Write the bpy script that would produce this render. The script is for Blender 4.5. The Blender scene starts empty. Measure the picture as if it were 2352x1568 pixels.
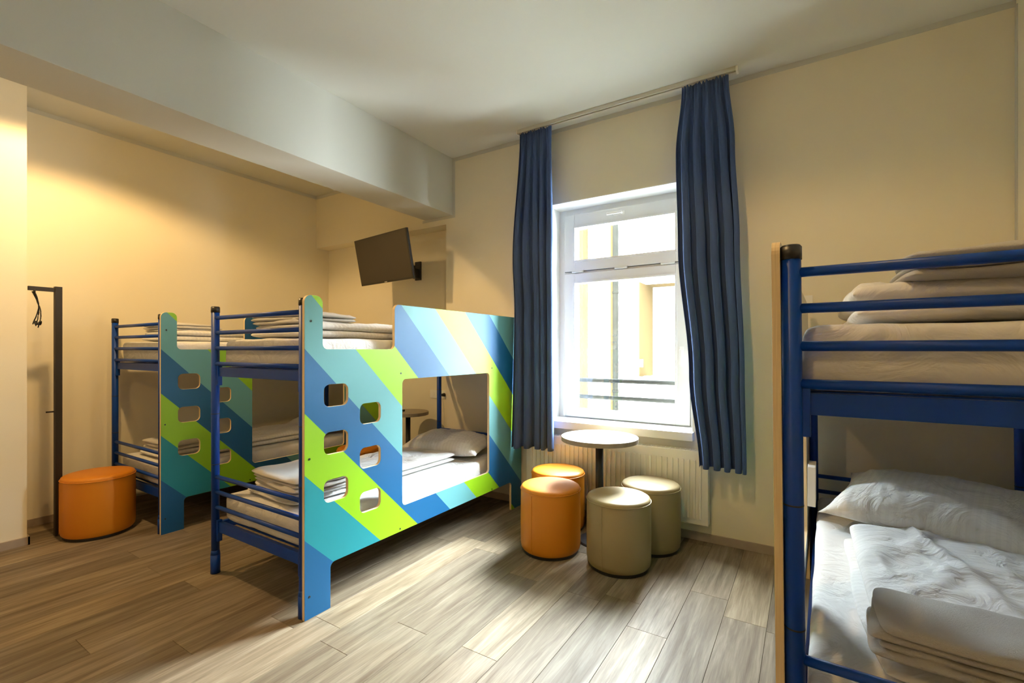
import bpy, bmesh, math, random
from mathutils import Vector, noise, Matrix
R = math.radians
PI = math.pi
sc = bpy.context.scene
rng = random.Random(7)

# ------------------------------------------------------------------ camera, sky, lights, exposure
cam_d = bpy.data.cameras.new('camera'); cam = bpy.data.objects.new('camera', cam_d)
sc.collection.objects.link(cam); sc.camera = cam
cam.location = (0, 0, 1.37); cam.rotation_euler = (R(90), 0, R(32.3))
cam_d.sensor_width = 36; cam_d.lens = 16.44; cam_d.shift_y = 19/2352; cam_d.clip_start = 0.05

world = bpy.data.worlds.new('overcast_sky'); sc.world = world; world.use_nodes = True
bg = world.node_tree.nodes['Background']
bg.inputs[0].default_value = (0.87, 0.95, 1.0, 1); bg.inputs[1].default_value = 82.0

def light(name, typ, loc, col, power, size=.05, rot=(0, 0, 0), **kw):
    d = bpy.data.lights.new(name, typ); d.color = col; d.energy = power
    if typ in ('POINT', 'SPOT'): d.shadow_soft_size = size
    for k, v in kw.items(): setattr(d, k, v)
    o = bpy.data.objects.new(name, d); o.location = loc; o.rotation_euler = rot
    sc.collection.objects.link(o); return o
WARM = (1.0, .64, .26)
# hazy bright sky above the courtyard roofs opposite, a very wide soft sun
light('hazy_sun', 'SUN', (0, 0, 6), (.84, .93, 1.0), 90.0, rot=(R(-57), 0, R(-11)), angle=R(42))
# ceiling downlights, each shining down in a wide cone
for lx, ly, pw in ((-3.84, 1.08, 76), (-.78, 1.35, 36), (-1.6, -1.5, 30), (-3.84, -1.5, 14)):
    light('downlight', 'SPOT', (lx, ly, 3.14), WARM, pw*1.45, .045, spot_size=R(156), spot_blend=.25)
# the window opening guides the sampling of the sky (adds no light of its own)
pd = bpy.data.lights.new('window_portal', 'AREA'); pd.shape = 'RECTANGLE'; pd.size = 1.18; pd.size_y = 1.88
pd.cycles.is_portal = True
po = bpy.data.objects.new('window_portal', pd); po.location = (-1.298, 3.9, 1.675); po.rotation_euler = (R(-90), 0, 0)
sc.collection.objects.link(po)

sc.view_settings.view_transform = 'Standard'; sc.view_settings.look = 'None'
sc.view_settings.gamma = 1; sc.view_settings.use_curve_mapping = False
sc.view_settings.exposure = 0.35
sc.cycles.max_bounces = 8; sc.cycles.diffuse_bounces = 6; sc.cycles.glossy_bounces = 3
sc.cycles.transparent_max_bounces = 8; sc.cycles.caustics_reflective = False; sc.cycles.caustics_refractive = False
sc.cycles.sample_clamp_indirect = 8.0

# ------------------------------------------------------------------ materials
def srgb(r, g, b):
    f = lambda c: (c/255/12.92) if c/255 <= .04045 else ((c/255+.055)/1.055)**2.4
    return (f(r), f(g), f(b), 1)
class Mat:
    def __init__(s, name, col=(.8, .8, .8, 1), rough=.5, metal=0, spec=.5):
        s.m = bpy.data.materials.new(name); s.m.use_nodes = True
        s.nt = s.m.node_tree; s.b = s.nt.nodes['Principled BSDF']
        s.b.inputs['Base Color'].default_value = col if len(col) == 4 else (*col, 1)
        s.b.inputs['Roughness'].default_value = rough; s.b.inputs['Metallic'].default_value = metal
        s.b.inputs['Specular IOR Level'].default_value = spec
    def n(s, t, **kw):
        x = s.nt.nodes.new(t)
        for k, v in kw.items(): setattr(x, k, v)
        return x
    def l(s, a, b): s.nt.links.new(a, b)
    def coord(s, scale=(1, 1, 1), out='Object', rand=False):
        tc = s.n('ShaderNodeTexCoord'); mp = s.n('ShaderNodeMapping')
        mp.inputs['Scale'].default_value = scale
        s.l(tc.outputs[out], mp.inputs['Vector'])
        if rand:
            oi = s.n('ShaderNodeObjectInfo'); mu = s.n('ShaderNodeMath', operation='MULTIPLY'); mu.inputs[1].default_value = 37
            s.l(oi.outputs['Random'], mu.inputs[0]); cb = s.n('ShaderNodeCombineXYZ')
            s.l(mu.outputs[0], cb.inputs[0]); s.l(mu.outputs[0], cb.inputs[1]); s.l(mu.outputs[0], cb.inputs[2])
            s.l(cb.outputs[0], mp.inputs['Location'])
        return mp.outputs[0]
    def noise(s, vec, scale, detail=3, rough=.5, dist=0):
        x = s.n('ShaderNodeTexNoise'); x.inputs['Scale'].default_value = scale; x.inputs['Detail'].default_value = detail
        x.inputs['Roughness'].default_value = rough; x.inputs['Distortion'].default_value = dist
        s.l(vec, x.inputs['Vector']); return x.outputs['Fac']
    def ramp(s, fac, stops, interp='LINEAR'):
        x = s.n('ShaderNodeValToRGB'); x.color_ramp.interpolation = interp
        e = x.color_ramp.elements
        e[0].position, e[0].color = stops[0]; e[1].position, e[1].color = stops[-1]
        for p, c in stops[1:-1]:
            k = e.new(p); k.color = c
        s.l(fac, x.inputs[0]); return x.outputs[0]
    def col(s, sock): s.l(sock, s.b.inputs['Base Color']); return s
    def bump(s, fac, strength=.1, dist=.01):
        x = s.n('ShaderNodeBump'); x.inputs['Strength'].default_value = strength; x.inputs['Distance'].default_value = dist
        s.l(fac, x.inputs['Height']); s.l(x.outputs[0], s.b.inputs['Normal']); return s

def mottled(name, c1, c2, scale, rough, bstr=.05, bscale=None, spec=.5, metal=0):
    m = Mat(name, c1, rough, metal, spec); v = m.coord()
    f = m.noise(v, scale, 4); m.col(m.ramp(f, [(.35, c1), (.65, c2)]))
    m.bump(m.noise(v, bscale or scale*8, 3), bstr, .004)
    return m.m
def g(c, k): return (c[0]*k, c[1]*k, c[2]*k, 1)

M = {}
wc = (.81, .755, .61, 1)
M['wall'] = mottled('wall_paint', wc, g(wc, .97), 1.2, .75, .08, 180, .25)
gc = (.60, .60, .545, 1)
M['grey_paint'] = mottled('grey_paint', gc, g(gc, .97), 1.0, .7, .06, 160, .25)
M['ceiling'] = mottled('ceiling_paint', (.65, .65, .60, 1), (.635, .635, .585, 1), .8, .8, .05, 120, .2)
M['reveal'] = mottled('white_plaster', (.86, .87, .86, 1), (.84, .85, .84, 1), 2, .7, .05, 150, .25)
M['pvc'] = Mat('white_pvc', (.74, .745, .72, 1), .35).m
M['gasket'] = Mat('grey_rubber_gasket', (.10, .10, .095, 1), .7).m
M['sill'] = Mat('white_sill', (.84, .84, .82, 1), .3).m
M['base'] = mottled('baseboard_vinyl', (.40, .33, .27, 1), (.34, .28, .23, 1), 9, .55)
M['blue'] = Mat('blue_powder_coat', (.001, .043, .28, 1), .42, spec=.32).m
M['black'] = Mat('black_plastic', (.012, .012, .014, 1), .4).m
M['steel'] = Mat('steel_bolt', (.35, .35, .36, 1), .3, 1).m
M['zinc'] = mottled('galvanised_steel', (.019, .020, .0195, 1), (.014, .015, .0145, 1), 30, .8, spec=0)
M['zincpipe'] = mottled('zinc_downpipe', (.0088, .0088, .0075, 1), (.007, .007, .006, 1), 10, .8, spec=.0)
M['facade'] = Mat('white_facade', (.8, .8, .8, 1), .8).m
M['paving'] = Mat('pale_paving', (.78, .78, .76, 1), .8).m
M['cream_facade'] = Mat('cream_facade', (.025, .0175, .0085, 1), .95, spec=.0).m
M['tv'] = Mat('tv_screen', (.022, .016, .011, 1), .28).m
M['tvframe'] = Mat('tv_bezel', (.008, .008, .008, 1), .35).m
M['radiator'] = Mat('radiator_enamel', (.80, .79, .72, 1), .35).m
M['white_plastic'] = Mat('white_plastic', (.85, .85, .82, 1), .4).m
M['rack'] = Mat('black_metal', (.022, .016, .012, 1), .5).m
M['inner'] = Mat('panel_inner_laminate', (.62, .62, .58, 1), .45).m
M['alu'] = Mat('curtain_rail_aluminium', (.62, .60, .54, 1), .4, .2).m

def m_leather(name, c, c2):
    m = Mat(name, c, .48); v = m.coord()
    m.col(m.ramp(m.noise(v, 3, 2), [(.3, c), (.7, c2)]))
    m.bump(m.noise(v, 260, 2), .12, .002); return m.m
M['orange'] = m_leather('orange_leatherette', (.60, .205, .003, 1), (.56, .185, .0025, 1))
M['beige'] = m_leather('beige_leatherette', (.30, .225, .11, 1), (.28, .21, .10, 1))

def m_ply():
    m = Mat('plywood_edge', (.72, .56, .33, 1), .55); v = m.coord((1, 1, 1))
    f = m.noise(m.coord((160, 2, 2)), 3, 2); m.col(m.ramp(f, [(.3, (.80, .64, .40, 1)), (.7, (.66, .50, .29, 1))])); return m.m
M['ply'] = m_ply()

def m_stripes():
    m = Mat('striped_laminate', (.5, .5, .5, 1), .5, spec=.5)
    tc = m.n('ShaderNodeTexCoord'); sp = m.n('ShaderNodeSeparateXYZ'); m.l(tc.outputs['Object'], sp.inputs[0])
    ad = m.n('ShaderNodeMath', operation='ADD'); m.l(sp.outputs[1], ad.inputs[0]); m.l(sp.outputs[2], ad.inputs[1])
    dv = m.n('ShaderNodeMath', operation='DIVIDE'); m.l(ad.outputs[0], dv.inputs[0]); dv.inputs[1].default_value = 4
    B = (.001, .088, .225, 1); T = (.008, .225, .265, 1); G = (.235, .47, .002, 1); T2 = (.11, .32, .34, 1)
    ks = [0, .405, .725, 1.042, 1.363, 1.683, 2.0, 2.31, 2.62, 2.94, 3.26]
    cs = [B, T, G, B, T2, G, B, T2, G, B, T2]
    c = m.ramp(dv.outputs[0], [(k/4, q) for k, q in zip(ks, cs)], 'CONSTANT'); m.col(c)
    m.bump(m.noise(m.coord(), 500, 2), .03, .001)
    return m.m
M['stripes'] = m_stripes()

def m_floor():
    m = Mat('oak_vinyl', (.3, .25, .2, 1), .40, spec=.28)
    v = m.coord((1, 1, 1), rand=True)
    mp = m.n('ShaderNodeMapping'); mp.inputs['Scale'].default_value = (14, 1.1, 1); m.l(v, mp.inputs['Vector'])
    f1 = m.noise(mp.outputs[0], 1.6, 6, .6, .6)
    mp2 = m.n('ShaderNodeMapping'); mp2.inputs['Scale'].default_value = (70, 2.5, 1); m.l(v, mp2.inputs['Vector'])
    f2 = m.noise(mp2.outputs[0], 2.2, 4, .6, .3)
    c1 = m.ramp(f1, [(.28, (.130, .094, .058, 1)), (.5, (.215, .170, .116, 1)), (.72, (.31, .262, .19, 1))])
    c2 = m.ramp(f2, [(.35, (.72, .70, .68, 1)), (.6, (1, 1, 1, 1))])
    mx = m.n('ShaderNodeMixRGB', blend_type='MULTIPLY'); mx.inputs[0].default_value = .75
    m.l(c1, mx.inputs[1]); m.l(c2, mx.inputs[2])
    oi = m.n('ShaderNodeObjectInfo'); rr = m.ramp(oi.outputs['Random'], [(0, (.70, .69, .67, 1)), (.5, (.95, .95, .97, 1)), (1, (1.2, 1.17, 1.10, 1))])
    mx2 = m.n('ShaderNodeMixRGB', blend_type='MULTIPLY'); mx2.inputs[0].default_value = 1
    m.l(mx.outputs[0], mx2.inputs[1]); m.l(rr, mx2.inputs[2]); m.col(mx2.outputs[0])
    rg = m.ramp(f1, [(.3, (.62, .62, .62, 1)), (.7, (.5, .5, .5, 1))]); m.l(rg, m.b.inputs['Roughness'])
    m.bump(f2, .06, .002); return m.m
M['plank'] = m_floor()
M['gap'] = Mat('plank_joint', (.10, .075, .05, 1), .7).m

def m_wood(name, ca, cb, sc_=(3, 30, 3)):
    m = Mat(name, ca, .45); f = m.noise(m.coord(sc_), 1.4, 4, .55, .4)
    m.col(m.ramp(f, [(.3, ca), (.7, cb)])); return m.m
M['oak_top'] = m_wood('light_oak_laminate', (.25, .20, .14, 1), (.31, .26, .19, 1))

def m_cloth(name, c, stripes=False, terry=False, weave=900, axis=0):
    m = Mat(name, c, .9, spec=.15); v = m.coord()
    m.b.inputs['Sheen Weight'].default_value = .15
    if stripes:
        w = m.n('ShaderNodeTexWave', wave_type='BANDS', bands_direction='X' if axis == 0 else 'Y'); w.inputs['Scale'].default_value = 11
        w.inputs['Distortion'].default_value = .3; m.l(v, w.inputs['Vector'])
        m.col(m.ramp(w.outputs['Fac'], [(.42, g(c, .955)), (.58, c)]))
    if terry: m.bump(m.noise(v, 300, 4, .8), 1.0, .006)
    else:
        a = m.noise(v, 7 if name != 'navy_curtain_fabric' else 2, 4, .55, 1.6); m.bump(a, .55 if name != 'navy_curtain_fabric' else .05, .03)
    return m.m
W1 = (.74, .74, .74, 1)
M['sheet'] = m_cloth('white_cotton_sheet', W1)
M['linen'] = m_cloth('white_striped_bed_linen', W1, True, axis=0)
M['duvet'] = m_cloth('white_striped_duvet_cover', W1, True, axis=1)
M['terry'] = m_cloth('white_terry_towel', (.76, .75, .73, 1), terry=True)
M['curtain'] = m_cloth('navy_curtain_fabric', (.048, .078, .172, 1))
for nd in M['curtain'].node_tree.nodes:
    if nd.type == 'BSDF_PRINCIPLED': nd.inputs['Sheen Weight'].default_value = .6; nd.inputs['Sheen Tint'].default_value = (.25, .4, .8, 1)

def m_glass():
    m = bpy.data.materials.new('window_glass'); m.use_nodes = True; nt = m.node_tree; nt.nodes.clear()
    o = nt.nodes.new('ShaderNodeOutputMaterial'); t = nt.nodes.new('ShaderNodeBsdfTransparent'); gl = nt.nodes.new('ShaderNodeBsdfGlossy')
    t.inputs[0].default_value = (.97, .985, .98, 1); gl.inputs['Roughness'].default_value = .01
    mx = nt.nodes.new('ShaderNodeMixShader'); mx.inputs[0].default_value = .06
    nt.links.new(t.outputs[0], mx.inputs[1]); nt.links.new(gl.outputs[0], mx.inputs[2]); nt.links.new(mx.outputs[0], o.inputs[0])
    return m
M['glass'] = m_glass()

# ------------------------------------------------------------------ mesh helpers
def bx(bm, x0, x1, y0, y1, z0, z1, bev=0, seg=2):
    r = bmesh.ops.create_cube(bm, size=1); vs = r['verts']
    for v in vs:
        v.co = Vector((x0+(v.co.x+.5)*(x1-x0), y0+(v.co.y+.5)*(y1-y0), z0+(v.co.z+.5)*(z1-z0)))
    if bev > 0:
        es = list({e for v in vs for e in v.link_edges})
        bmesh.ops.bevel(bm, geom=es, offset=bev, segments=seg, profile=.7, affect='EDGES')
    return bm
def tube(bm, p0, p1, r0, r1=None, n=16, caps=True):
    p0, p1 = Vector(p0), Vector(p1); r1 = r0 if r1 is None else r1
    d = (p1-p0); q = d.to_track_quat('Z', 'Y')
    a, b = [], []
    for i in range(n):
        t = 2*PI*i/n; o = q @ Vector((math.cos(t), math.sin(t), 0))
        a.append(bm.verts.new(p0+o*r0)); b.append(bm.verts.new(p1+o*r1))
    for i in range(n):
        f = bm.faces.new((a[i], a[(i+1) % n], b[(i+1) % n], b[i])); f.smooth = True
    if caps: bm.faces.new(a[::-1]); bm.faces.new(b)
def path_tube(bm, pts, r, n=8):
    pts = [Vector(p) for p in pts]; rings = []
    for i, p in enumerate(pts):
        d = (pts[min(i+1, len(pts)-1)]-pts[max(i-1, 0)]).normalized(); q = d.to_track_quat('Z', 'Y')
        rings.append([bm.verts.new(p+(q @ Vector((math.cos(2*PI*k/n), math.sin(2*PI*k/n), 0)))*r) for k in range(n)])
    for a, b in zip(rings, rings[1:]):
        for k in range(n):
            f = bm.faces.new((a[k], a[(k+1) % n], b[(k+1) % n], b[k])); f.smooth = True
    bm.faces.new(rings[0][::-1]); bm.faces.new(rings[-1])
def lathe(bm, prof, c=(0, 0), n=48, smooth=True):
    rings = []
    for r, z in prof:
        if r < 1e-5: rings.append([bm.verts.new((c[0], c[1], z))])
        else: rings.append([bm.verts.new((c[0]+r*math.cos(2*PI*k/n), c[1]+r*math.sin(2*PI*k/n), z)) for k in range(n)])
    for a, b in zip(rings, rings[1:]):
        for k in range(n):
            A = a[k % len(a)]; A2 = a[(k+1) % len(a)]; B = b[k % len(b)]; B2 = b[(k+1) % len(b)]
            vs = []
            for v in (A, A2, B2, B):
                if v not in vs: vs.append(v)
            if len(vs) > 2:
                f = bm.faces.new(vs); f.smooth = smooth
def obj(name, bm, mat, parent=None, loc=None, smooth=None, autos=False):
    me = bpy.data.meshes.new(name)
    bmesh.ops.recalc_face_normals(bm, faces=bm.faces[:])
    if smooth is not None:
        for f in bm.faces: f.smooth = smooth
    bm.to_mesh(me); bm.free()
    me.materials.append(M[mat] if isinstance(mat, str) else mat)
    o = bpy.data.objects.new(name, me); sc.collection.objects.link(o)
    if parent: o.parent = parent
    if loc: o.location = loc
    return o
def nb(): return bmesh.new()
def tag(o, label=None, cat=None, group=None, kind=None):
    if label: o['label'] = label
    if cat: o['category'] = cat
    if group: o['group'] = group
    if kind: o['kind'] = kind
    return o
def thing(name, label, cat, loc=(0, 0, 0), rz=0, group=None):
    o = bpy.data.objects.new(name, None); sc.collection.objects.link(o); o.empty_display_size = .1
    o.location = loc; o.rotation_euler = (0, 0, rz); return tag(o, label, cat, group)
def struct(name, bm, mat, label=None):
    o = obj(name, bm, mat); o['kind'] = 'structure'
    if label: o['label'] = label
    return o
def boxes(*bs, bev=0):
    bm = nb()
    for b in bs: bx(bm, *b, bev=bev)
    return bm

# ------------------------------------------------------------------ room shell
XL, XR, YB, YN, YF, ZC = -5.10, .946, 3.57, 3.743, -2.8, 3.246
WX0, WX1, WZ0, WZ1 = -1.89, -.706, .745, 2.612       # window opening
NX = -3.03                                          # right end of the niche
bm = boxes((XL-.2, NX, YN, YN+.2, -.02, ZC), (XL-.2, NX, YB, YN+.01, 2.612, ZC),
           (NX, WX0, YB, YB+.36, -.02, ZC), (WX0, WX1, YB, YB+.36, -.02, WZ0), (WX0, WX1, YB, YB+.36, WZ1, ZC),
           (WX1, XR+.2, YB, YB+.36, -.02, ZC))
wb = struct('wall_back', bm, 'wall', 'cream painted window wall with a shallow niche at its left end')
obj('reveal', boxes((WX0-.001, WX0+.004, YB+.003, YB+.23, WZ0, WZ1), (WX1-.004, WX1+.001, YB+.003, YB+.23, WZ0, WZ1),
                    (WX0, WX1, YB+.003, YB+.23, WZ1-.004, WZ1+.001)), 'reveal', wb)['label'] = 'white plastered window reveal'
struct('wall_left', boxes((XL-.2, XL, -.2, YN+.1, -.02, ZC), (XL-.01, XL+.008, .8, 1.47, 0, ZC)), 'wall', 'cream painted long left wall with a faint vertical step')
struct('wall_pier', boxes((XL-.3, -4.64, YF, .957, -.02, ZC)), 'wall', 'cream wall pier at the left edge in front of the alcove')
struct('wall_right', boxes((XR, XR+.2, YF, YB+.1, -.02, ZC)), 'wall', 'right wall beside the single bunk bed')
struct('wall_front', boxes((XL-.3, XR+.2, YF-.2, YF, -.02, ZC)), 'wall', 'wall behind the camera')
struct('ceiling', boxes((XL-.3, XR+.2, YF-.2, YN+.2, ZC, ZC+.15)), 'ceiling', 'pale grey painted ceiling')
struct('ceiling_beam', boxes((-3.31, -2.945, YF, YB, 2.69, ZC+.001), bev=.004), 'grey_paint', 'grey painted downstand beam crossing the ceiling')
# grey paint carried a finger's width down onto the walls
t1 = struct('trim_1', boxes((-2.944, XR, YB-.004, YB+.001, ZC-.034, ZC), (XL, -3.311, YB-.004, YB+.001, ZC-.034, ZC)), 'grey_paint', 'narrow grey paint band along the top of the window wall')
struct('trim_2', boxes((XL-.001, XL+.004+.006, .957, YB, ZC-.034, ZC)), 'grey_paint', 'narrow grey paint band along the top of the left wall')
struct('trim_3', boxes((-2.9445, -2.915, YB-.004, YB+.001, 2.665, ZC-.034), (-3.34, -2.945, YB-.004, YB+.001, 2.665, 2.6895)), 'grey_paint', 'grey paint band framing the end of the beam')
struct('trim_4', boxes((XR-.001-.004, XR+.001, YB-.03, YB, 0.06, ZC-.034)), 'grey_paint', 'narrow band in the right corner')

# floor: a dark bed with one object per plank
fl = struct('floor', boxes((XL-.3, XR+.2, YF-.2, YN+.2, -.12, -.004)), 'gap', 'grey brown oak look plank floor')
PW, PL = .197, 1.22
k = 0
x = -1.155 - PW*20
while x + PW < XL: x += PW
fixed = {}                        # joint positions read off along single rows
for xc, yj in ((-1.647, 1.682), (-1.844, 1.379), (-2.83, .766), (-1.45, 2.42)): fixed[round((xc+1.155)/PW-.5)] = yj
while x < XR:
    row = round((x+1.155)/PW)
    y0 = fixed.get(row, rng.uniform(0, PL))
    y = y0 - PL*math.ceil((y0-YF)/PL)
    while y < YN:
        a, b = max(x, XL-.02), min(x+PW, XR+.02); c, d = max(y, YF), min(y+PL, YN+.02)
        if b-a > .01 and d-c > .01:
            hx, hy = (b-a)/2-.0006, (d-c)/2-.0006
            bm = nb(); bx(bm, -hx, hx, -hy, hy, -.004, 0)
            top = [e for e in bm.edges if all(v.co.z > -.001 for v in e.verts)]
            bmesh.ops.bevel(bm, geom=top, offset=.0009, segments=1, affect='EDGES')
            obj('plank', bm, 'plank', fl, ((a+b)/2, (c+d)/2, 0))
        y += PL
    x += PW
# baseboards
H_ = .058
struct('baseboard_back', boxes((NX, XR, YB-.012, YB, 0, H_), bev=.002), 'base', 'low brown baseboard under the window wall')
struct('baseboard_niche', boxes((XL, NX, YN-.012, YN, 0, H_)), 'base', 'low brown baseboard in the niche')
struct('baseboard_left', boxes((XL+.008, XL+.02, .97, YN-.012, 0, H_)), 'base', 'low brown baseboard along the left wall')
struct('baseboard_pier', boxes((-4.64, -4.626, YF, .971, 0, H_), (XL+.02, -4.626, .957, .971, 0, H_), bev=.002), 'base', 'low brown baseboard wrapping the pier')
struct('baseboard_right', boxes((XR-.012, XR, YF, YB-.012, 0, H_)), 'base', 'low brown baseboard along the right wall')

# ------------------------------------------------------------------ window
win = thing('window_1', 'white framed window with a low upper light over a tall lower sash', None); win['kind'] = 'structure'
FY0, FY1 = YB+.22, YB+.30
def ringbox(bm, x0, x1, z0, z1, wl, wr, wb_, wt, y0, y1, bev=.004):
    bx(bm, x0, x0+wl, y0, y1, z0, z1, bev); bx(bm, x1-wr, x1, y0, y1, z0, z1, bev)
    bx(bm, x0+wl-.001, x1-wr+.001, y0, y1, z0, z0+wb_, bev); bx(bm, x0+wl-.001, x1-wr+.001, y0, y1, z1-wt, z1, bev)
bm = nb(); ringbox(bm, WX0, WX1, WZ0, WZ1, .075, .075, .05, .075, FY0, FY1)
bx(bm, WX0+.07, WX1-.07, FY0, FY1, 2.025, 2.075, .003); obj('frame', bm, 'pvc', win)
def sash(z0, z1, gz0, gz1):
    gx0, gx1 = -1.732, -.872
    s = obj('sash', (lambda b: (ringbox(b, WX0+.06, WX1-.06, z0, z1, gx0-WX0-.06, WX1-.06-gx1, gz0-z0, z1-gz1, FY0-.022, FY1-.01, .006), b)[1])(nb()), 'pvc', win)
    b = nb(); ringbox(b, gx0-.012, gx1+.012, gz0-.012, gz1+.012, .016, .016, .016, .016, FY0-.030, FY0-.012, .004); obj('glazing_bead', b, 'pvc', s)
    obj('pane', boxes((gx0, gx1, FY0+.02, FY0+.03, gz0, gz1)), 'glass', win)
    b = nb(); ringbox(b, gx0-.001, gx1+.001, gz0-.001, gz1+.001, .006, .006, .006, .006, FY0-.008, FY0+.018, 0); obj('gasket', b, 'gasket', s)
    b = nb(); e_ = .0035; ringbox(b, WX0+.06-e_, WX1-.06+e_, z0-e_, z1+e_, e_+.002, e_+.002, e_+.002, e_+.002, FY0-.0025, FY0+.004, 0); obj('seal', b, 'gasket', s)
    return s
s1 = sash(WZ0+.038, 2.040, .850, 1.955)
s2 = sash(2.060, WZ1-.055, 2.150, 2.440)
for hx in (-1.70, -1.31, -.93):
    b = nb(); tube(b, (hx-.05, FY0-.03, 2.050), (hx+.05, FY0-.03, 2.050), .008, n=10); bx(b, hx-.055, hx+.055, FY0-.03, FY0-.02, 2.044, 2.066, .002); obj('hinge', b, 'pvc', win)
b = nb(); bx(b, WX0+.058, WX0+.074, FY0-.036, FY0-.02, .79, .88, .004); obj('hinge', b, 'pvc', win)
def handle(x, z, horiz):
    b = nb()
    if horiz:
        bx(b, x-.075, x+.02, FY0-.034, FY0-.022, z-.014, z+.014, .004); tube(b, (x, FY0-.034, z), (x, FY0-.065, z), .009, n=10); bx(b, x-.12, x+.012, FY0-.075, FY0-.060, z-.010, z+.008, .005)
    else:
        bx(b, x-.014, x+.014, FY0-.034, FY0-.022, z-.035, z+.035, .004); tube(b, (x, FY0-.034, z), (x, FY0-.065, z), .009, n=10); bx(b, x-.010, x+.010, FY0-.076, FY0-.060, z-.115, z+.012, .006)
    obj('handle', b, 'white_plastic', win)
handle(-.825, 1.36, False); handle(-1.30, 2.505, True)
ws = tag(obj('window_sill', boxes((WX0+.002, WX1-.002, YB-.01, FY0+.0, WZ0+.001, WZ0+.03), (WX0-.03, WX1+.012, YB-.065, YB+.001, WZ0-.03, WZ0+.03), bev=.003), 'sill'),
         'white window sill board above the radiator', 'sill'); ws['kind'] = 'structure'

# curtain rail
cr = thing('curtain_rail', 'thin metal curtain rail fixed under the ceiling above the window', 'curtain rail', (0, 0, 0))
obj('track', boxes((-2.10, -.40, 3.40, 3.412, ZC-.028, ZC), (-2.10, -.40, 3.425, 3.45, ZC-.03, ZC), bev=.003), 'alu', cr)
obj('end_cap', boxes((-2.108, -2.098, 3.398, 3.452, ZC-.034, ZC), bev=.002), 'white_plastic', cr)
obj('end_cap', boxes((-.402, -.388, 3.398, 3.452, ZC-.034, ZC), bev=.002), 'white_plastic', cr)

# ------------------------------------------------------------------ outside
fac = thing('apartment_facade', 'overexposed white courtyard facade across from the window', 'building', (0, 8.5, 0))
obj('wall', boxes((-9, -3.12, 0, .4, -4, 4.05), (-3.12, -2.60, 0.0, .4, -4, 4.05), (-2.6, -1.6, 0, .4, -4, .875), (-2.6, -1.6, 0, .4, 2.61, 4.05), (-1.6, 3, 0, .4, -4, 4.05),
                  (-2.6, -1.6, .86, .95, .5, 3)), 'facade', fac)
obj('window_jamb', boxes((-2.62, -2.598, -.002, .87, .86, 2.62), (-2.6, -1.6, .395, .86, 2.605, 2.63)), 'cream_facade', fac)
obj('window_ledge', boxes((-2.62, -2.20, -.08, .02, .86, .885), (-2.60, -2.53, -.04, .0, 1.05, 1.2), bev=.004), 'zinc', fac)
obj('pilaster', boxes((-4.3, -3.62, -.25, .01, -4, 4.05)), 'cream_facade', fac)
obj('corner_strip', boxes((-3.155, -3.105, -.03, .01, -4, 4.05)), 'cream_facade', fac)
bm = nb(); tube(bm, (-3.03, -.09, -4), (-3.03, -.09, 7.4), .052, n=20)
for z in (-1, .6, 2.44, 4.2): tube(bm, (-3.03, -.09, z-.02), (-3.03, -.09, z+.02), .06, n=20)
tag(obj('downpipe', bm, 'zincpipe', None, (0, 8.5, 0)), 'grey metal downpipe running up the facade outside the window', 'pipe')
wr = thing('window_railing', 'galvanised safety railing of two bars outside the window', 'railing')
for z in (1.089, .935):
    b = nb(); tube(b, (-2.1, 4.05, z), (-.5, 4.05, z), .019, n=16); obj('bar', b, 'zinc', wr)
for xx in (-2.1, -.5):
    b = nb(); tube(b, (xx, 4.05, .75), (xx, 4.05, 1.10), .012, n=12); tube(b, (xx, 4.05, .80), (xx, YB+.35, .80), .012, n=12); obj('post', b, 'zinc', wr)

struct('courtyard_ground', boxes((-14, 8, YB+.5, 8.6, -4.2, -4)), 'paving', 'pale courtyard paving below the window')

# ------------------------------------------------------------------ radiator
rd = thing('radiator', 'white ribbed panel radiator hanging under the window', 'radiator', (0, 0, 0))
rx0, rx1, rz0, rz1, ry0, ry1 = -2.05, -.588, .138, .652, 3.475, 3.545
bm = nb(); bx(bm, rx0, rx1, ry0+.006, ry0+.02, rz0, rz1, .004); obj('front_panel', bm, 'radiator', rd)
nr = 36; step = (rx1-rx0-.06)/nr
bm0 = nb(); bx(bm0, -step*.24, step*.24, -.006, .010, 0, rz1-rz0-.10, .0055, 2)
rib = obj('rib', bm0, 'radiator', rd, (rx0+.03+step/2, ry0-.001, rz0+.04), smooth=False)
for i in range(1, nr):
    c = rib.copy(); sc.collection.objects.link(c); c.parent = rd; c.location.x = rx0+.03+step*(i+.5)
obj('back_panel', boxes((rx0+.01, rx1-.01, ry1-.012, ry1, rz0+.01, rz1-.01)), 'radiator', rd)
obj('side_cover', boxes((rx1-.004, rx1+.002, ry0+.004, ry1-.002, rz0, rz1), bev=.001), 'radiator', rd)
obj('side_cover', boxes((rx0-.002, rx0+.004, ry0+.004, ry1-.002, rz0, rz1), bev=.001), 'radiator', rd)
bm = nb()
for i in range(42):
    xx = rx0+.02+(rx1-rx0-.04)*i/41; bx(bm, xx-.003, xx+.003, ry0+.012, ry1-.01, rz1-.006, rz1+.002)
bx(bm, rx0+.01, rx1-.01, ry0+.010, ry0+.016, rz1-.008, rz1+.004); bx(bm, rx0+.01, rx1-.01, ry1-.014, ry1-.008, rz1-.008, rz1+.004)
obj('top_grille', bm, 'radiator', rd)

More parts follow.
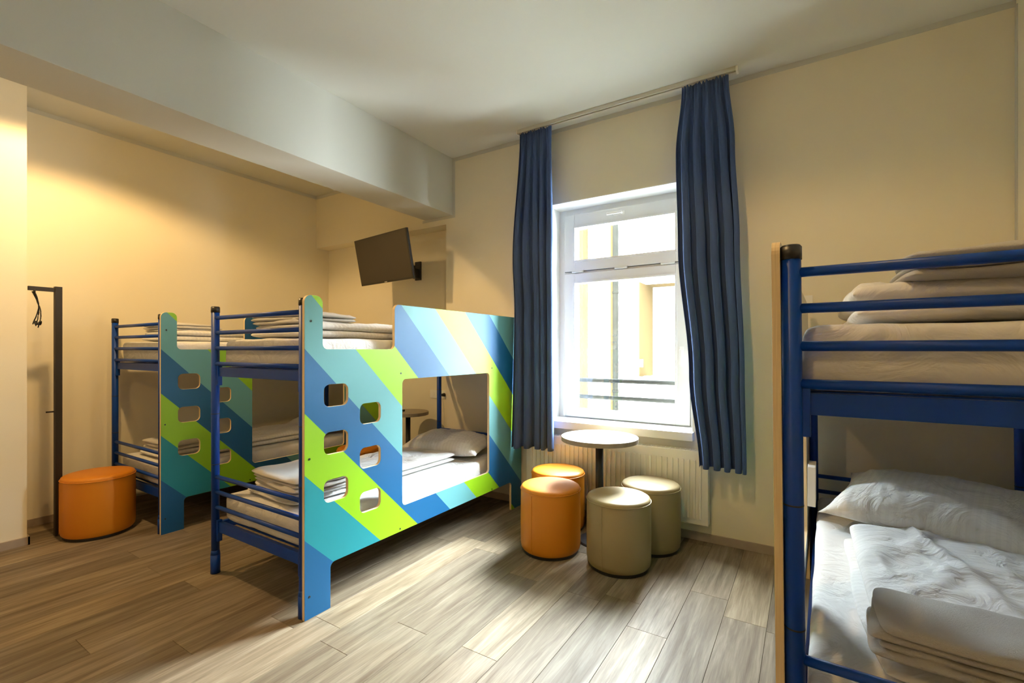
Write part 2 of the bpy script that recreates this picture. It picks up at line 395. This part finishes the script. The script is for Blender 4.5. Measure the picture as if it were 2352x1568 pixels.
# ------------------------------------------------------------------ stools and tables
def stool(label, mat, x, y, r=.2, h=.45, group=None, sx=1, rz=0):
    t = thing('pouf_stool', label, 'stool', (x, y, 0), rz, group)
    b = nb(); n = 56
    prof = [(r-.012, .022), (r-.003, .034), (r+.001, .06), (r+.002, h*.5), (r, h-.045), (r-.002, h-.03)]
    lathe(b, prof, n=n); o = obj('side_cover', b, mat, t, smooth=True); o.scale.x = sx
    b = nb(); prof = [(r-.002, h-.030), (r-.001, h-.022), (r-.006, h-.010), (r-.018, h-.003), (r*.7, h+.003), (r*.35, h+.005), (0, h+.005)]
    lathe(b, prof, n=n); o = obj('seat', b, mat, t, smooth=True); o.scale.x = sx
    b = nb(); ring = [(sx*(r+.001)*math.cos(2*PI*i/64), (r+.001)*math.sin(2*PI*i/64), h-.028) for i in range(65)]
    path_tube(b, ring, .0032, 6); obj('piping', b, mat, t)
    b = nb(); lathe(b, [(0, 0), (r-.018, 0), (r-.014, .004), (r-.014, .026), (0, .026)], n=n); o = obj('base', b, 'black', t, smooth=False); o.scale.x = sx
    b = nb(); bx(b, r+.0005, r+.003, -.0015, .0015, .04, h-.04); o = obj('seam', b, mat, t); o.rotation_euler.z = R(-100); o.scale.x = 1
    return t
stool('orange round pouf in front of the small table, nearest the bunk', 'orange', -1.494, 2.858, .203)
stool('orange round pouf tucked against the radiator behind the front orange one', 'orange', -1.635, 3.252, .203)
stool('beige round pouf nearest the camera beside the pedestal table', 'beige', -1.018, 2.88, .199)
stool('beige round pouf close to the radiator, behind the front beige one', 'beige', -.925, 3.272, .197)
stool('orange pouf standing in the gap between the two striped bunks', 'orange', -3.62, 3.0, .205)
stool('wide orange pouf beside the black clothes rack at the left', 'orange', -4.515, 1.316, .216, .45)

def table(label, x, y, r, pr, cat='table', hz=.75):
    t = thing('pedestal_table', label, cat, (x, y, 0))
    b = nb(); lathe(b, [(0, hz-.032), (r-.002, hz-.032), (r, hz-.030), (r, hz-.002), (r-.002, hz), (0, hz)], n=72); obj('tabletop', b, 'oak_top', t, smooth=False)
    b = nb(); tube(b, (0, 0, .02), (0, 0, hz-.034), pr, n=24); tube(b, (0, 0, hz-.045), (0, 0, hz-.033), .09, n=24); obj('column', b, 'black', t)
    b = nb(); lathe(b, [(0, 0), (r*.56, 0), (r*.56, .006), (r*.53, .012), (pr*1.6, .018), (pr*1.2, .03), (0, .03)], n=48); obj('base', b, 'black', t, smooth=False)
    return t
table('round oak top pedestal table among the four poufs under the window', -1.262, 3.17, .272, .028)
table('small round table in the niche behind the front striped bunk', -3.40, 3.42, .205, .024)
b = nb(); bx(b, -.035, .035, -.045, .045, 0, .018, .006, 3); tag(obj('remote_control', b, 'black', None, (-3.46, 3.36, .7505)), 'small black gadget lying on the niche table', 'remote')

# ------------------------------------------------------------------ bunk beds (panel face at local x=0, local y from the foot end)
def rr(cx0, cx1, cz0, cz1, r, n=6):
    pts = []
    for (cx, cz, a0) in ((cx1-r, cz1-r, 0), (cx0+r, cz1-r, 90), (cx0+r, cz0+r, 180), (cx1-r, cz0+r, 270)):
        for i in range(n+1):
            a = R(a0+90*i/n); pts.append((cx+r*math.cos(a), cz+r*math.sin(a)))
    return pts
def fillet(poly, n=6):
    out = []; N = len(poly)
    for i, (x, y, r) in enumerate(poly):
        if r <= 0: out.append((x, y)); continue
        p = Vector((x, y)); a = (Vector(poly[i-1][:2])-p).normalized(); c = (Vector(poly[(i+1) % N][:2])-p).normalized()
        P0, P1 = p+a*r, p+c*r; O = p+a*r+c*r
        for k in range(n+1):
            t = k/n*PI/2; out.append(tuple(O - c*r*math.cos(t) - a*r*math.sin(t)))
    return out
LB = 2.11
OUT = fillet([(0, 0, .003), (0, 1.648, .035), (.103, 1.648, .035), (.103, 1.372, .03), (.609, 1.372, .03), (.609, 1.648, .035), (LB, 1.648, .02), (LB, 0, .003),
              (LB-.165, 0, .003), (LB-.165, .24, .03), (.15, .24, .03), (.15, 0, .003)])
HOLES = [rr(.110, .265, z-.0605, z+.0605, .035) for z in (1.127, .874, .621)] + [rr(.343, .498, z-.0605, z+.0605, .035) for z in (1.004, .751, .498)] + [rr(.671, 1.618, .393, 1.187, .03)]
BOLTS = [(.034, 1.517), (.66, 1.223), (1.654, 1.223), (.026, .813), (.653, .257), (1.654, .251), (.027, .113), (LB-.03, 1.517), (LB-.03, .813)]
def panel_mesh(m, lean):
    cu = bpy.data.curves.new('tmp', 'CURVE'); cu.dimensions = '2D'; cu.fill_mode = 'BOTH'; cu.extrude = .0088; cu.bevel_depth = .0012; cu.bevel_resolution = 1
    for pts in [OUT]+HOLES:
        s = cu.splines.new('POLY'); s.points.add(len(pts)-1); s.use_cyclic_u = True
        for p, (u, v) in zip(s.points, pts): p.co = (u, v, 0, 1)
    o = bpy.data.objects.new('tmp', cu); sc.collection.objects.link(o)
    dg = bpy.context.evaluated_depsgraph_get(); dg.update()
    me = bpy.data.meshes.new_from_object(o.evaluated_get(dg)); bpy.data.objects.remove(o)
    for v in me.vertices:
        u, w, t = v.co; v.co = (m*(-.010 + t)+lean*w, u, w)
    me.materials.clear()
    for k_ in ('stripes', 'ply', 'inner'): me.materials.append(M[k_])
    b = bmesh.new(); b.from_mesh(me); bmesh.ops.recalc_face_normals(b, faces=b.faces[:]); b.normal_update()
    for f in b.faces:
        f.smooth = False
        cc = f.calc_center_median(); f.material_index = 1 if abs(f.normal.x) < .9 else (0 if m*(cc.x-lean*cc.z) > -.010 else 2)
    b.to_mesh(me); b.free(); return me
W_, PX = .935, .0425
def bunk(label, loc, m=1, rz=0, lean=0.0):
    """m=1: painted panel faces +x and the bed lies on the -x side; m=-1 the reverse."""
    t = thing('bunk_bed', label, 'bunk bed', (*loc, 0), rz)
    def X(d): return -m*d
    def sh(bm):
        for v in bm.verts: v.co.x += lean*v.co.z
        return bm
    def part(name, bm, mat, par=t, **k): return obj(name, sh(bm), mat, par, **k)
    po = bpy.data.objects.new('side_panel', panel_mesh(m, lean)); sc.collection.objects.link(po); po.parent = t
    po['label'] = 'plywood side panel with blue, teal and lime diagonal stripes and ladder holes'
    for (u, v) in BOLTS:
        b = nb(); tube(b, (m*-.001, u, v), (m*.0022, u, v), .0062, .005, n=12); obj('bolt', sh(b), 'black', po)
    for dx in (PX, W_):
        for y in (.022, LB-.022):
            b = nb(); x = X(dx)
            zt = 1.603 if y < 1 else 1.40; tube(b, (x, y, .14), (x, y, zt), .0225, n=28)
            tube(b, (x, y, 0.002), (x, y, .115), .0265, n=28); tube(b, (x, y, .115), (x, y, .142), .0265, .0225, n=28)
            q = part('post', b, 'blue')
            b = nb(); tube(b, (x, y, zt-.005), (x, y, zt+.027), .0245, n=28); tube(b, (x, y, zt+.027), (x, y, zt+.032), .0245, .0205, n=28); part('post_cap', b, 'black', q)
            for z in (.978, .668):
                b = nb(); tube(b, (x, y, z-.002), (x, y, z+.002), .0232, n=28); part('joint_ring', b, 'black', q)
    for y in (.022, LB-.022):
        for z in (1.565, 1.474, 1.379, 1.284, .592, .500, .408)[0 if y < 1 else 2:]:
            b = nb(); tube(b, (X(PX+.012), y, z), (X(W_-.012), y, z), .0125, n=16); part('end_rail', b, 'blue')
        for z0, z1 in ((1.207, 1.262), (.255, .318)):
            yo = .014 if y < 1 else -.014
            xa, xb = sorted((X(PX+.035), X(W_-.035)))
            b = nb(); bx(b, xa, xb, y+yo-.012, y+yo+.012, z0, z1, .003)
            for xx in (X(PX+.03), X(W_-.03)): bx(b, xx-.009, xx+.009, y-.006, y+.022 if y < 1 else y+.006, z0-.055, z1+.012, .003)
            part('end_frame', b, 'blue')
    for dx in (PX+.012, W_-.005):
        for z0, z1 in ((1.215, 1.262), (.262, .31)):
            b = nb(); xx = X(dx); bx(b, xx-.012, xx+.012, .06, LB-.06, z0, z1, .003); part('side_frame', b, 'blue')
    for z in (1.262, .310):
        for i in range(14):
            b = nb(); yy = .12+i*(LB-.24)/13; xa, xb = sorted((X(PX+.03), X(W_-.03))); bx(b, xa, xb, yy-.03, yy+.03, z-.012, z); part('slat', b, 'blue')
    return t
B1 = (-2.143, 1.434); B2 = (-4.037, 1.534)
bunk('front striped bunk bed in the middle of the room, its foot towards the camera', B1)
bunk('striped bunk bed at the far left behind the front one, along the left wall', B2)
RZ3 = R(-1.67); B3 = (-.0640, 1.365)
bunk('bunk bed cut off by the right edge, seen past its tall blue post', B3, m=-1, rz=RZ3, lean=-.0095)

# ------------------------------------------------------------------ bedding
def nz(x, y, z=0): return noise.noise(Vector((x, y, z)))
def spaced(n, p=2.2):
    out = []
    for i in range(n+1):
        t = 2*i/n-1; out.append(math.copysign(1-(1-abs(t))**p, t))
    return out
def slab(bm, w, l, h, cx=0, cy=0, cz=0, nx=26, ny=34, pe=7, q=2.6, amp=.006, f=6, seed=0, rot=0, sag=0, crease=0, cf=3, warp=.0):
    us, vs = spaced(nx), spaced(ny); top, bot = {}, {}
    cr_, sr_ = math.cos(rot), math.sin(rot)
    for i, u in enumerate(us):
        for j, v in enumerate(vs):
            e = max(0, 1-abs(u)**pe)*max(0, 1-abs(v)**pe)
            # rounded corners in plan
            k_ = 1-.035*(abs(u)*abs(v))**6
            x, y = u*w/2*k_, v*l/2*k_
            if warp: x += warp*nz(y*3, seed*3.1, 1.7); y += warp*nz(x*3, seed*2.3, 5.1)
            t = h/2*e**(1/q)
            d = amp*nz(x*f, y*f, seed) + amp*.5*nz(x*f*2.3, y*f*2.3, seed+9)
            cc = 0
            if crease:
                a = nz(x*cf+seed, y*cf*.35, seed*.7); a2 = nz(x*cf*1.7+seed+5, y*cf*1.1, seed*.3); cc = crease*(max(0, 1-abs(a)*9)+.6*max(0, 1-abs(a2)*7))
            zt, zb = t+(d+cc)*min(1, e*1.5)-sag*(u*u), -t+d*.35*min(1, e*2)-sag*(u*u)
            X, Y = cx+x*cr_-y*sr_, cy+x*sr_+y*cr_
            top[i, j] = bm.verts.new((X, Y, cz+zt))
            bot[i, j] = top[i, j] if (i in (0, nx) or j in (0, ny)) else bm.verts.new((X, Y, cz+zb))
    for i in range(nx):
        for j in range(ny):
            for d_, o in ((top, 1), (bot, -1)):
                q4 = [d_[i, j], d_[i+1, j], d_[i+1, j+1], d_[i, j+1]]
                f_ = bm.faces.new(q4 if o > 0 else q4[::-1]); f_.smooth = True
def place(o, bed, x, y, z, rz=0):
    """bed-local placement (x inward from the panel, y from the foot)"""
    (bx_, by_), m, brz = bed
    lx, ly = -m*x, y
    if m < 0: lx += -.0095*z
    c, s_ = math.cos(brz), math.sin(brz)
    o.location = (bx_+lx*c-ly*s_, by_+lx*s_+ly*c, z); o.rotation_euler.z = brz+rz; return o
BD = {'front': (B1, 1, 0), 'left': (B2, 1, 0), 'right': (B3, -1, RZ3)}
BN = {'front': 'front striped bunk', 'left': 'far left striped bunk', 'right': 'right hand bunk'}
def mattress(bed, z, which):
    b = nb(); w, l, h = .850, 1.99, .165
    bx(b, -w/2, w/2, -l/2, l/2, 0, h)
    bmesh.ops.subdivide_edges(b, edges=b.edges[:], cuts=1)
    bm2 = nb(); b.free()
    nx, ny, nz_ = 20, 44, 6
    bmesh.ops.create_cube(bm2, size=1)
    bmesh.ops.bevel(bm2, geom=bm2.edges[:], offset=.0001, segments=1, affect='EDGES'); bm2.free()
    b = nb(); sd = hash(bed+which) % 7 if False else {'front': 1, 'left': 2, 'right': 3}[bed] + (5 if which == 'upper' else 0)
    us, vs = spaced(24, 1.8), spaced(44, 2.4); ws_ = spaced(8, 1.5)
    rad = .035
    def P(u, v, s):
        p = Vector((u*w/2, v*l/2, s*h/2)); c = Vector((max(-w/2+rad, min(w/2-rad, p.x)), max(-l/2+rad, min(l/2-rad, p.y)), max(-h/2+rad, min(h/2-rad, p.z))))
        d = p-c
        if d.length > 1e-6: p = c+d.normalized()*rad
        n_ = nz(p.x*5, p.y*5, p.z*5+sd)*.004 + nz(p.x*14, p.y*6, p.z*3+sd)*.0025
        return p+(d.normalized() if d.length > 1e-6 else Vector((0, 0, 1)))*n_*1.3+Vector((0, 0, h/2))
    def face(fn, A, B):
        gr = [[b.verts.new(fn(a_, b_)) for b_ in B] for a_ in A]
        for i in range(len(A)-1):
            for j in range(len(B)-1):
                f_ = b.faces.new((gr[i][j], gr[i+1][j], gr[i+1][j+1], gr[i][j+1])); f_.smooth = True
    for s in (-1, 1):
        face(lambda a_, b_: P(a_, b_, s), us, vs); face(lambda a_, b_: P(a_, s, b_), us, ws_); face(lambda a_, b_: P(s, a_, b_), vs, ws_)
    bmesh.ops.remove_doubles(b, verts=b.verts[:], dist=.0004)
    o = obj('mattress', b, 'sheet'); tag(o, f'white sheeted mattress on the {which} berth of the {BN[bed]}', 'mattress')
    return place(o, BD[bed], .485, 1.055, z)
def duvet(bed, which, x, y, w, l, z, seed, rz=0, layers=((.042, 0, 0), (.042, .01, .015)), crease=.010, amp=.012):
    b = nb(); zz = 0
    for i, (h, dx, dy) in enumerate(layers):
        slab(b, w-abs(dx), l-abs(dy), h*1.22, dx, dy, zz+h/2, 54, 80, 9, 2.2, amp if i == len(layers)-1 else amp*.4, 5, seed+i*3, 0, 0, crease if i == len(layers)-1 else 0, 2.6, .016)
        zz += h
    o = obj('duvet', b, 'duvet'); tag(o, f'white folded duvet on the {which} berth of the {BN[bed]}', 'duvet'); return place(o, BD[bed], x, y, z+.004, rz), zz
def towel(bed, which, x, y, w, l, z, seed, rz=0, n=3, h=.021, name='folded_towel', lab='white folded towel'):
    b = nb()
    for i in range(n):
        r_ = random.Random(seed*10+i)
        slab(b, w-r_.uniform(0, .012), l-r_.uniform(0, .012), h*1.25, r_.uniform(-.006, .006), r_.uniform(-.006, .006), h*(i+.5), 30, 30, 10, 2.0, .012, 6, seed+i*.4, R(r_.uniform(-1.5, 1.5)), 0, .007, 4, .028)
    o = obj(name, b, 'terry'); tag(o, f'{lab} on the {which} berth of the {BN[bed]}', 'towel'); return place(o, BD[bed], x, y, z, rz)
def pillow(bed, which, x, y, z, w=.72, l=.44, h=.17, rz=0, rx=0, seed=0, mat='linen'):
    b = nb(); N1, N2 = 44, 34; top, bot = {}, {}
    for i in range(N1+1):
        for j in range(N2+1):
            u, v = 2*i/N1-1, 2*j/N2-1; au, av = abs(u), abs(v)
            e = (1-au**2.6)*(1-av**2.4); t = h/2*max(0, e)**.62
            pin = 1-.10*(1-av**2)*au**3 ; pin2 = 1-.12*(1-au**2)*av**3
            xx, yy = u*w/2*pin, v*l/2*pin2
            wr_ = (.012*nz(xx*7+seed, yy*12, seed)+.007*max(0, 1-abs(nz(xx*9+seed, yy*4, 7.7))*6))*min(1, e*2.5) + .008*max(0, 1-abs(nz(xx*5+seed, yy*5+4, 2.2))*8)*min(1, (1-e))*min(1, e*5)
            zt = t*1.15+wr_; zb = -t*.62
            top[i, j] = b.verts.new((xx, yy, zt+h*.31)); bot[i, j] = top[i, j] if i in (0, N1) or j in (0, N2) else b.verts.new((xx, yy, zb+h*.31))
    for i in range(N1):
        for j in range(N2):
            for d_ in (top, bot):
                f_ = b.faces.new((d_[i, j], d_[i+1, j], d_[i+1, j+1], d_[i, j+1])); f_.smooth = True
    o = obj('pillow', b, mat); tag(o, f'plump white pillow at the head of the {which} berth of the {BN[bed]}', 'pillow')
    place(o, BD[bed], x, y, z+.012, rz); o.rotation_euler.x = rx; return o
ZU, ZL = 1.268, .316
TU, TL = ZU+.168, ZL+.168
for bed in ('front', 'left', 'right'):
    mattress(bed, ZU, 'upper'); mattress(bed, ZL, 'lower')
# front bunk
duvet('front', 'upper', .47, .80, .60, 1.36, TU, 2)
towel('front', 'upper', .50, .33, .52, .38, TU+.082, 3, R(3))
pillow('front', 'upper', .50, 1.72, TU, seed=4)
duvet('front', 'lower', .52, .80, .56, 1.36, TL, 5, R(-2), ((.034, 0, 0), (.034, .012, .02)))
towel('front', 'lower', .45, .29, .52, .38, TL+.074, 6, R(-4), 4, .022)
pillow('front', 'lower', .46, 1.68, TL, .74, .48, .20, seed=7, rz=R(10), rx=R(5))
# left bunk
duvet('left', 'upper', .47, .80, .60, 1.36, TU, 8)
towel('left', 'upper', .48, .34, .52, .38, TU+.082, 9, R(4))
duvet('left', 'lower', .50, .80, .58, 1.36, TL, 10)
towel('left', 'lower', .46, .30, .50, .34, TL+.084, 11, R(2), 2, .028)
pillow('left', 'lower', .46, 1.66, TL, .74, .46, .20, seed=12, rz=R(-6), rx=R(5))
# right bunk
duvet('right', 'upper', .52, .62, .70, 1.0, TU, 13, R(0), ((.045, 0, 0), (.06, -.02, .02)), .014, .016)
towel('right', 'upper', .58, .31, .60, .44, TU+.104, 14, R(1), 3, .022)
duvet('right', 'lower', .55, .76, .72, 1.06, TL, 15, R(3), ((.04, 0, 0), (.065, .012, .02)), .022, .018)
towel('right', 'lower', .53, .27, .64, .28, TL+.100, 16, R(-2), 4, .021)
pillow('right', 'lower', .535, 1.50, TL+.075, .80, .58, .22, seed=17, rz=R(-15), rx=R(9))

# white box shelf inside the right bunk
bxs = nb(); bx(bxs, -.018, .018, -.09, .09, 0, .205, .004); 
o = tag(obj('bedside_box', bxs, 'white_plastic'), 'white box shelf hooked inside the right hand bunk panel beside the pillow', 'shelf'); place(o, BD['right'], .042, 1.62, .552)

# ------------------------------------------------------------------ curtains
def curtain(label, rows, folds, seed, ztop, zbot, ybase=3.425, ybl=None):
    """rows: list of (z, x0, x1)"""
    b = nb(); NU, NV = folds*24, 70
    q = random.Random(seed*17); wd = [q.uniform(.45, 1.8) for _ in range(folds)]; am = [q.uniform(.75, 1.25) for _ in range(folds+1)]
    tot = sum(wd); ed = [0]
    for w in wd: ed.append(ed[-1]+w/tot)
    wt = [q.uniform(.8, 1.2) for _ in range(folds)]; tt = sum(wt); et = [0]
    for w in wt: et.append(et[-1]+w/tt)
    def ext(z):
        for (za, a0, a1), (zb_, b0, b1) in zip(rows, rows[1:]):
            if za >= z >= zb_:
                t = (za-z)/(za-zb_); t = t*t*(3-2*t); return a0+(b0-a0)*t, a1+(b1-a1)*t
        return rows[-1][1:]
    g_ = []
    for j in range(NV+1):
        tv = j/NV; z = ztop+(zbot-ztop)*tv; x0, x1 = ext(z); row = []
        sm = min(1, tv*2.5)
        for i in range(NU+1):
            k = min(folds-1, i//24); lt = (i-k*24)/24
            ue = et[k]+(et[k+1]-et[k])*lt; ul = ed[k]+(ed[k+1]-ed[k])*lt; u = ue+(ul-ue)*sm
            A = am[k]+(am[k+1]-am[k])*lt
            amp = (.014+.024*min(1, tv*2.2))*A
            sn = math.sin(2*PI*lt); sh_ = math.copysign(abs(sn)**.75, sn)
            d = amp*sh_+.004*nz(u*6, tv*2, seed)
            hd = max(0, 1-tv*12)
            d = d*(1-hd*.6)+hd*.009*math.sin(2*PI*(lt*2.6+k*.4))
            x = x0+(x1-x0)*u-.010*math.sin(4*PI*lt)*min(1, tv*3)*(x1-x0)/.35
            zz = z+(.005*sn if j == NV else 0)+(.007*math.cos(6*PI*lt) if j == 0 else 0)
            yy = ybase+d
            if ybl is not None: yy -= (1-min(1, u*2.2))*tv**2*ybl
            row.append(b.verts.new((x, yy, zz)))
        g_.append(row)
    for j in range(NV):
        for i in range(NU):
            f_ = b.faces.new((g_[j][i], g_[j][i+1], g_[j+1][i+1], g_[j+1][i])); f_.smooth = True
    o = obj('curtain', b, 'curtain'); md = o.modifiers.new('thick', 'SOLIDIFY'); md.thickness = .0025; md.offset = 0
    tag(o, label, 'curtain'); return o
curtain('navy blue curtain hanging left of the window, beside the bunk bed', [(3.22, -2.085, -1.785), (2.2, -2.15, -1.768), (1.66, -2.122, -1.763), (.54, -2.116, -1.760)], 5, 1, 3.214, .545, ybl=.085)
curtain('navy blue curtain hanging right of the window, longer and fuller', [(3.22, -.748, -.450), (2.75, -.790, -.41), (2.1, -.775, -.385), (1.2, -.70, -.355), (.55, -.632, -.342)], 5, 4, 3.214, .560)

# ------------------------------------------------------------------ television on its wall arm
tv = thing('television', 'black flat television tilted on a wall arm in the niche', 'television', (-3.518, 3.2, 2.262))
tv.rotation_euler = (R(11), 0, R(-7.7))
bm = nb(); bx(bm, -.43, .43, -.010, .016, -.232, .232, .004); obj('bezel', bm, 'tvframe', tv)
bm = nb(); bx(bm, -.418, .418, -.0115, -.009, -.214, .222, .0005); obj('screen', bm, 'tv', tv)
bm = nb(); bx(bm, -.25, .25, .015, .04, -.16, .12, .01); obj('housing', bm, 'tvframe', tv)
bm = nb(); bx(bm, -.020, .020, -.0125, -.009, -.228, -.221, .001); obj('emblem', bm, 'alu', tv)
ta = thing('swivel_bracket', 'black swivel wall arm holding the television', 'bracket', (-3.56, YN, 2.22))
obj('wall_plate', boxes((-.04, .04, -.02, 0, -.10, .10), bev=.004), 'black', ta)
bm = nb(); bx(bm, -.02, .02, -.08, -.018, -.08, .02, .006); tube(bm, (0, -.07, -.09), (0, -.07, .05), .016, n=14); obj('pivot', bm, 'black', ta)
bm = nb(); tube(bm, (0, -.07, -.03), (-.10, -.27, -.03), .014, n=12); tube(bm, (-.10, -.27, -.03), (.02, -.475, .02), .014, n=12); obj('arm', bm, 'black', ta)

# ------------------------------------------------------------------ clothes rack
ck = thing('clothes_rack', 'black square tube clothes rack standing beside the pier', 'clothes rack', (-4.69, 1.13, 0))
obj('upright', boxes((-.02, .02, -.02, .02, 0, 1.835), bev=.002), 'rack', ck)
obj('top_bar', boxes((-.0125, .0125, -.158, -.019, 1.795, 1.825), bev=.002), 'rack', ck)
obj('peg', (lambda b: (tube(b, (0, -.018, .915), (0, -.065, .915), .006, n=10), b)[1])(nb()), 'rack', ck)
bm = nb()
for k_ in range(3):
    rr_ = random.Random(k_); pts = [(0, -.006*k_, 0)]
    for i in range(1, 15):
        t = i/14; pts.append((rr_.uniform(-.006, .006)+.012*math.sin(t*5+k_*2), .02*math.sin(t*PI*1.1)+.012*k_*t, -.235*t-(.012*k_)))
    path_tube(bm, pts, .0035, 6)
path_tube(bm, [(.002+.018*math.cos(a/12*2*PI), .018+.016*math.sin(a/12*2*PI), -.225+.014*math.sin(a/6*2*PI)) for a in range(13)], .005, 6)
path_tube(bm, [(.014*math.cos(a/12*2*PI), .0, .014*math.sin(a/12*2*PI)) for a in range(13)], .004, 6)
tag(obj('cord_loop', bm, 'black', None, (-4.69, 1.005, 1.788)), 'knotted black cord hanging from the clothes rack bar', 'cord')

# ------------------------------------------------------------------ sockets
so = thing('wall_socket', 'triple white socket plate on the niche wall behind the front bunk', 'socket', (-3.27, YN, .903))
obj('plate', boxes((-.12, .12, -.010, 0, -.042, .042), bev=.003), 'white_plastic', so)
for k_ in (-.08, 0, .08):
    b = nb(); tube(b, (k_, -.0095, 0), (k_, -.0125, 0), .024, n=24); obj('outlet', b, 'white_plastic', so)
pl = thing('power_plug', 'black plug with its cable in the niche wall socket', 'plug', (-3.19, YN-.0125, .903))
b = nb(); tube(b, (0, 0, 0), (0, -.035, 0), .019, .014, n=16); obj('body', b, 'black', pl)
b = nb(); path_tube(b, [(0, -.03, 0), (.004, -.04, -.03), (.008, -.02, -.10), (.008, -.008, -.3), (.008, -.008, -.8)], .003, 6); obj('cable', b, 'white_plastic', pl)
s2_ = thing('wall_socket', 'small white socket plate on the window wall behind the right bunk post', 'socket', (-.012, YB, 1.68))
obj('plate', boxes((-.04, .04, -.010, 0, -.04, .04), bev=.003), 'white_plastic', s2_)
b = nb(); tube(b, (0, -.0095, 0), (0, -.0125, 0), .024, n=24); obj('outlet', b, 'white_plastic', s2_)
